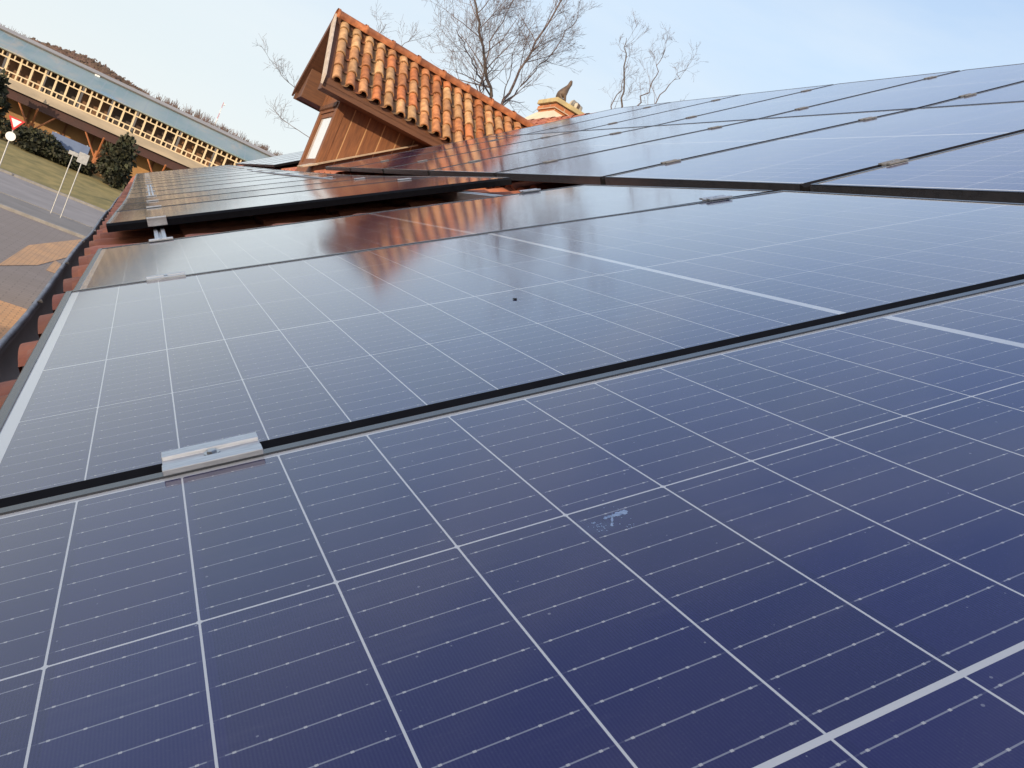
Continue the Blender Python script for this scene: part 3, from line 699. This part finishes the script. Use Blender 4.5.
mb = MB(); mb.box((BX0, BY + .1, bb_ - .62), (BX1, BY + .35, bb_ - .002)); mb.box((BX0, BY + .35, bb_ - .1), (BX1, BY + 7, bb_ - .003)); bpart(mb, 'red_brown_beam', M_REDBEAM)
mb = MB(); mb.box((BX0, BY + 2.6, 0), (BX1, BY + 2.9, bb_ - .1)); bpart(mb, 'ochre_back_wall', M_OCHRE)
for i in range(8):
    cx = -6.9 + (i - 4) * 4.1
    m = MB(); zt2 = bb_ - .62; y = BY + .22
    m.box((cx - .14, y - .12, 0), (cx + .14, y + .12, zt2 - .9))
    m.tube([(cx, y, zt2 - 1.5), (cx - 1.1, y, zt2)], .06, 6); m.tube([(cx, y, zt2 - 1.5), (cx + 1.1, y, zt2)], .06, 6); m.tube([(cx, y, zt2 - 1.5), (cx + .1, y - .9, zt2 + .1)], .06, 6)
    bpart(m, 'strut_column', M_ORANGE)
    m = MB()
    m.box((cx + 1.6, BY + 2.52, .2), (cx + 1.72, BY + 2.58, bb_ - .3)); m.box((cx + 3.4, BY + 2.52, .2), (cx + 3.52, BY + 2.58, bb_ - .3)); bpart(m, 'wall_post', M_WOOD)
mb = MB(); mb.box((BX0, BY + 3.2, 0), (BX1, BY + 12, bb_ - .6)) if 0 else None
m = MB(); m.box((-4.6 - .12, BY + 2.35, zt - .25), (-4.4, BY + 2.44, zt + .0)); bpart(m, 'roof_vent', M_WHITE)

# ------------------------------------------------------------------ hedges, boards, signs
def leaf_clump(name, c, r, n, m, label, cat, seed, size=.16, tall=1.0, group=None):
    r_ = random.Random(seed); root = empty(name, (c[0], c[1], vz(c[1]) - .06)); tag(root, label, cat, group)
    mb = MB(); lob = [(Vector((r_.gauss(0, .42) * r[0], r_.gauss(0, .42) * r[1], r_.uniform(.12, .95) * r[2])), r_.uniform(.32, .58)) for _ in range(26)]
    for i in range(n):
        l, k = r_.choice(lob); d = Vector((r_.gauss(0, 1), r_.gauss(0, 1), r_.gauss(0, 1))).normalized()
        z = l.z / r[2]; taper = (1.15 - .75 * z) if tall > 1 else 1.0
        p = Vector((l.x * taper, l.y * taper, l.z)) + Vector((d.x * r[0] * taper, d.y * r[1] * taper, d.z * r[2] * .5)) * k * (r_.uniform(.75, 1.05) if r_.random() < .86 else r_.uniform(1.0, 1.5))
        if p.z < .05: p.z = r_.uniform(.05, .4)
        a = Vector((r_.gauss(0, 1), r_.gauss(0, 1), r_.gauss(0, 1))).normalized(); b = a.cross(d).normalized() if a.cross(d).length > .01 else Vector((1, 0, 0))
        s = size * r_.uniform(.6, 1.4); up2 = b.cross(a)
        cv = r_.uniform(.6, 1.5)
        mb.face([p - b * s * .5, p + up2 * s * .9 - b * s * .1, p + b * s * .5, p - up2 * s * .4], (cv, cv * r_.uniform(.9, 1.1), cv * .9))
    mb.build('foliage', m, root); t = MB(); t.tube([(0, 0, 0), (.03, 0, r[2] * .4), (-.02, .02, r[2] * .8)], [.10, .07, .03], 7); t.build('stem', M_BARK, root)
    return root
leaf_clump('conifer', (-9.3, 61.5), (1.4, 1.3, 3.3), 3400, M_LEAFD, 'tall dark conifer at the left edge behind the yield sign', 'tree', 1, .24, 2)
leaf_clump('evergreen_bush', (-6.0, 60.6), (1.3, 1.1, 1.4), 2600, M_LEAFD, 'dark rounded bush between the yield sign and the blue board', 'bush', 2, .2)
leaf_clump('low_shrub', (-4.5, 60.2), (.8, .7, .95), 1400, M_LEAFD, 'low green shrub below the blue board', 'bush', 3, .17)
leaf_clump('conifer', (-1.35, 59.6), (1.05, 1.0, 2.9), 4000, M_LEAFD, 'dark pointed conifer beside the end of the gutter', 'tree', 4, .22, 2)
leaf_clump('low_shrub', (-3.2, 60.4), (.7, .7, .85), 1200, M_LEAFD, 'dark low shrub behind the two grey sign plates', 'bush', 6, .17)
bo = empty('display_board', (-4.3, 61.6, .3)); tag(bo, 'long blue board standing behind the shrubs', 'board')
mb = MB(); mb.box((-1.15, -.03, 1.75), (1.15, .03, 2.55)); mb.build('panel', M_BLUE, bo, bevel=.01)
for x in (-.95, .95):
    mb = MB(); mb.box((x - .04, .032, 0), (x + .04, .10, 2.6)); mb.build('post', M_GALV, bo)
# yield sign
def ngon_plate(mb, pts, y0, y1): mb.prism([(x, y0, z) for x, z in pts], (0, y1 - y0, 0))
ys = empty('yield_sign', (-5.98, 49.4, .1)); tag(ys, 'red and white inverted triangle road sign with a round white plate below', 'road sign')
mb = MB(); mb.tube([(0, .04, 0), (0, .04, 2.75)], .032, 10); mb.build('post', M_GALV, ys)
def tri(r, z): return [(-r * .866, z + r * .5), (r * .866, z + r * .5), (0, z - r)]
mb = MB(); ngon_plate(mb, tri(.44, 2.55), -.012, .0); mb.build('triangle_border', M_RED, ys)
mb = MB(); ngon_plate(mb, tri(.275, 2.55), -.018, -.0125); mb.build('triangle_face', M_WHITE, ys)
mb = MB(); ngon_plate(mb, [(.23 * math.cos(a), 1.80 + .23 * math.sin(a)) for a in [2 * math.pi * q / 20 for q in range(20)]], -.012, .0); mb.build('round_plate', M_WHITE, ys)
for nm, x, y, h, pw, ph, lab in (('street_sign', -2.35, 36.9, 2.62, .34, .16, 'thin street post with a narrow pale plate, left of the pair'),
                                 ('street_sign', -1.97, 36.6, 2.72, .36, .42, 'thin street post with a square grey plate, right of the pair')):
    s = empty(nm, (x, y, .1)); tag(s, lab, 'street sign', 'plain sign posts by the road')
    mb = MB(); mb.tube([(0, 0, 0), (0, 0, h)], .021, 10); mb.build('post', M_GALV, s)
    mb = MB(); mb.box((-pw / 2, -.045, h - ph), (pw / 2, -.031, h - .01)); mb.build('plate', M_GALV, s, bevel=.004)

# ------------------------------------------------------------------ hill, far wood, mast
HY = 420.0
def hillz(x):
    r = x / HY
    return ZC + HY * (.0585 + .0065 * math.exp(-((r + .080) / .042) ** 2) + .0058 * math.exp(-((r - .06) / .075) ** 2) + .001 * math.sin(r * 60)) * max(.0, min(1, (1.5 - abs(r + .05)) * 2))
g = MB(); xs = [-520 + 13 * i for i in range(85)]
g.grid([[(x, HY - 150, 0) for x in xs], [(x, HY - 100, .35 * hillz(x)) for x in xs], [(x, HY - 40, .8 * hillz(x)) for x in xs], [(x, HY, hillz(x)) for x in xs], [(x, HY + 60, hillz(x) * 1.0) for x in xs], [(x, HY + 400, 0) for x in xs]])
structure('hill', g, M_HILL, smooth=True)
mb = MB(); rf = random.Random(12)
for i in range(2400):
    x = rf.uniform(-120, 160) if i < 1300 else rf.uniform(-58, -8); y = HY + rf.uniform(-55, 12); base = hillz(x) * (1 if y > HY else 1 - .2 * (HY - y) / 40)
    dense = -56 < x < -10
    if not dense and rf.random() < .35: continue
    h = rf.uniform(2.6, 4.8) * (1.0 if dense else 1.25); r0 = h * .26; cv = rf.uniform(.7, 1.35); col = (cv, cv * rf.uniform(.9, 1.05), cv * rf.uniform(.9, 1.1))
    if dense:
        for k in range(26):
            d = Vector((rf.gauss(0, 1), rf.gauss(0, 1), rf.gauss(0, 1))).normalized() * rf.uniform(.3, 1); p = Vector((x + d.x * r0, y + d.y * r0, base + h * .55 + d.z * h * .45)); s = rf.uniform(.3, .7)
            a = rf.uniform(0, 6.28); mb.face([p + Vector((math.cos(a) * s, 0, math.sin(a) * s)), p + Vector((math.cos(a + 2.1) * s, .1, math.sin(a + 2.1) * s)), p + Vector((math.cos(a + 4.2) * s, 0, math.sin(a + 4.2) * s))], col)
    else:
        for k in range(11):
            b = Vector((x + rf.uniform(-.4, .4), y, base - .5)); e = b + Vector((rf.gauss(0, .22) * h, rf.gauss(0, .1) * h, h * rf.uniform(.6, 1.05)))
            mb.face([b - Vector((.10, 0, 0)), b + Vector((.10, 0, 0)), e + Vector((.05, 0, 0)), e - Vector((.05, 0, 0))], col)
fo2 = mb.build('far_wood', M_FOREST); tag(fo2, 'brown leafless wood along the hilltop behind the gallery building', 'wood', kind='stuff')
mx, mz = .0533 * HY, hillz(.0533 * HY)
mast = empty('lattice_mast', (mx, HY, mz - .5)); tag(mast, 'thin red and white radio mast on the far hill', 'mast')
mb = MB()
def mast_sec(z0, z1):
    m = MB()
    for a in (0, 2.09, 4.19):
        m.tube([(.35 * math.cos(a) * (1 - z0 / 18), .35 * math.sin(a) * (1 - z0 / 18), z0), (.35 * math.cos(a) * (1 - z1 / 18), .35 * math.sin(a) * (1 - z1 / 18), z1)], .045, 4)
    for k in range(3):
        za = z0 + (z1 - z0) * k / 3; zb = z0 + (z1 - z0) * (k + 1) / 3; m.tube([(.33 * (1 - za / 18), 0, za), (-.17 * (1 - zb / 18), .29 * (1 - zb / 18), zb)], .04, 4)
    return m
for k in range(5):
    mast_sec(k * 2.7, (k + 1) * 2.7).build('mast_section', M_RED if k % 2 == 0 else M_WHITE, mast)
mb = MB(); mb.tube([(.3, 0, 12.6), (1.0, 0, 12.6)], .4, 8); mb.build('antenna_drum', M_WHITE, mast)

# ------------------------------------------------------------------ bare trees
def bare_tree(name, base, stems, label, seed, levels=5, r0=.14, twig=.0034, density=1.0):
    rt = random.Random(seed); root = empty(name, base); tag(root, label, 'tree', 'leafless trees beyond the roof')
    tr, br = MB(), MB(); B = Vector(base)
    def grow(p, d, length, rad, lev):
        n = 5 if lev < 2 else 4; pts = [p]; rads = [rad]; q = p; dd = d
        for i in range(n):
            dd = (dd + Vector((rt.gauss(0, .13), rt.gauss(0, .13), rt.gauss(.05, .10)))).normalized(); q = q + dd * length / n
            pts.append(q); rads.append(max(rad * (1 - .62 * (i + 1) / n), twig * .8))
        br.tube(pts, rads, 5 if lev < 2 else 3, cap=False)
        if lev >= levels: return
        m = rt.randint(3, 5) if lev < levels - 1 else rt.randint(2, 4)
        m = max(2, int(m * density))
        for k in range(m):
            t = rt.uniform(.25, 1.0); i = min(int(t * n), n - 1); f = t * n - i
            pp = pts[i].lerp(pts[i + 1], f); ax = dd.cross(Vector((rt.gauss(0, 1), rt.gauss(0, 1), rt.gauss(0, 1)))).normalized()
            nd = (Matrix.Rotation(R(rt.uniform(22, 62)), 3, ax) @ dd); nd.z += .12; nd.normalize()
            grow(pp, nd, length * rt.uniform(.42, .72), max(rads[i] * rt.uniform(.4, .62), twig), lev + 1)
    for si, st in enumerate(stems):
        pts = [Vector(p) - B for p in st[0]]; ra, rb_ = st[1], st[2]
        # smooth the guide
        P_ = []; 
        for i in range(len(pts) - 1):
            for k in range(6): P_.append(pts[i].lerp(pts[i + 1], k / 6) + Vector((rt.gauss(0, .035), rt.gauss(0, .035), 0)) * (1 if (i or k) else 0))
        P_.append(pts[-1]); rr = [ra + (rb_ - ra) * (i / (len(P_) - 1)) for i in range(len(P_))]
        (tr if si == 0 else br).tube(P_, rr, 8 if si == 0 else 6)
        for k in range(st[3]):
            t = rt.uniform(st[4], 1.0); i = min(int(t * (len(P_) - 1)), len(P_) - 2); d0 = (P_[i + 1] - P_[i]).normalized()
            ax = d0.cross(Vector((rt.gauss(0, 1), rt.gauss(0, 1), rt.gauss(0, .4)))).normalized(); nd = Matrix.Rotation(R(rt.uniform(20, 65)), 3, ax) @ d0; nd.z += .1; nd.normalize()
            grow(P_[i], nd, st[5] * rt.uniform(.55, 1.1) * (1.15 - .5 * t), max(rr[i] * .5, twig * 2), 2)
    tr.build('trunk', M_BARK, root, smooth=True); br.build('crown', M_TWIG, root)
    return root
def P(a, b, Y, dy=0): return Vector((a * (Y + dy), Y + dy, ZC + b * (Y + dy)))
Y = 24.0
b0 = (.352 * Y, Y, 0)
bare_tree('bare_tree', b0, [
    ([b0, (.350 * Y, Y + .1, 4.0), P(.349, .19, Y), P(.338, .252, Y), P(.303, .30, Y, -.3), P(.272, .345, Y, -.4), P(.262, .40, Y, -.3)], .085, .018, 18, .45, 1.75),
    ([P(.349, .17, Y), P(.357, .245, Y, .3), P(.363, .31, Y, .5), P(.376, .40, Y, .7), P(.385, .47, Y, .6)], .055, .016, 18, .25, 1.6),
    ([P(.357, .245, Y, .3), P(.375, .29, Y, .8), P(.395, .345, Y, 1.2), P(.405, .40, Y, 1.2)], .03, .011, 11, .2, 1.3),
    ([P(.345, .21, Y), P(.322, .255, Y, .9), P(.31, .31, Y, 1.5), P(.318, .37, Y, 1.8)], .038, .012, 12, .25, 1.9),
    ([P(.338, .252, Y), P(.30, .275, Y, -1.0), P(.265, .30, Y, -1.5)], .028, .010, 8, .25, 1.6)],
    'large leafless tree with forking trunks rising behind the dormer ridge', 4, levels=5)
Y = 21.0; b1 = (.54 * Y, Y, 0)
bare_tree('bare_tree', b1, [
    ([b1, (.548 * Y, Y, 5), P(0.5280, .27, Y), P(0.5180, .33, Y), P(0.4950, .385, Y), P(0.4830, .41, Y)], .06, .006, 7, .6, 1.0),
    ([P(0.5280, .27, Y), P(0.5410, .34, Y, .3), P(0.5480, .39, Y, .4), P(0.5430, .43, Y, .4)], .028, .006, 7, .35, 1.0),
    ([P(0.5330, .27, Y), P(0.5600, .345, Y, -.3), P(0.5760, .40, Y, -.4), P(0.5880, .43, Y, -.4)], .024, .005, 7, .35, .9),
    ([P(0.5330, .26, Y), P(0.5880, .35, Y, .6), P(0.6230, .39, Y, .8)], .024, .005, 6, .3, .9),
    ([P(0.5230, .28, Y), P(0.5030, .33, Y, .5), P(0.5000, .38, Y, .7)], .024, .005, 6, .3, .9)],
    'slender leafless tree right of the chimney above the panel edge', 9, levels=5, density=.9, twig=.0027)
Y = 26.0; b2 = (.168 * Y, Y, 0)
bare_tree('bare_tree', b2, [
    ([b2, (.168 * Y, Y, 3.5), P(.17, .10, Y), P(.172, .17, Y), P(.178, .225, Y), P(.185, .262, Y)], .055, .008, 7, .72, 1.0),
    ([P(.171, .135, Y), P(.14, .140, Y, -.3), P(.105, .150, Y, -.6), P(.08, .162, Y, -.7)], .016, .004, 6, .4, .9),
    ([P(.170, .10, Y), P(.13, .105, Y, .4), P(.10, .112, Y, .7)], .014, .004, 5, .4, .8),
    ([P(.17, .13, Y), P(.19, .20, Y, .5), P(.21, .245, Y, .8), P(.222, .27, Y, .8)], .022, .006, 6, .3, 1.1)],
    'thin leafless tree half hidden behind the dormer gable', 15, levels=4)

# ------------------------------------------------------------------ unseen house added behind the camera to shade the near slope from low sun
nh = empty('added_shade_house', (-12.5, -9, 0)); tag(nh, 'added plastered house, unseen behind the viewpoint, placed to shade the near roof', 'house')
mb = MB(); mb.box((-3.6, -11, 0), (3.6, 9.6, 4.7)); mb.build('wall', M_PLASTER, nh)
mb = MB(); mb.prism([(-4.2, -11.5, 4.4), (0, -11.5, 7.9), (4.2, -11.5, 4.4), (4.2, -11.5, 4.6), (0, -11.5, 8.15), (-4.2, -11.5, 4.6)], (0, 21.6, 0)); mb.build('added_house_roof', M_TILE, nh)
mb = MB(); mb.prism([(-3.5, -11, 4.69), (0, -11, 7.85), (3.5, -11, 4.69)], (0, 20.6, 0)); mb.build('added_house_gable', M_PLASTER, nh)
for y in (-7, -2.5, 2, 6.5):
    m = MB(); m.box((3.601, y - .55, 1.0), (3.66, y + .55, 2.4)); f_ = m.build('added_house_window', M_WHITE, nh); m = MB(); m.box((3.661, y - .47, 1.08), (3.675, y + .47, 2.32)); m.build('pane', M_DARKPANE, f_)
bpy.context.view_layer.update()
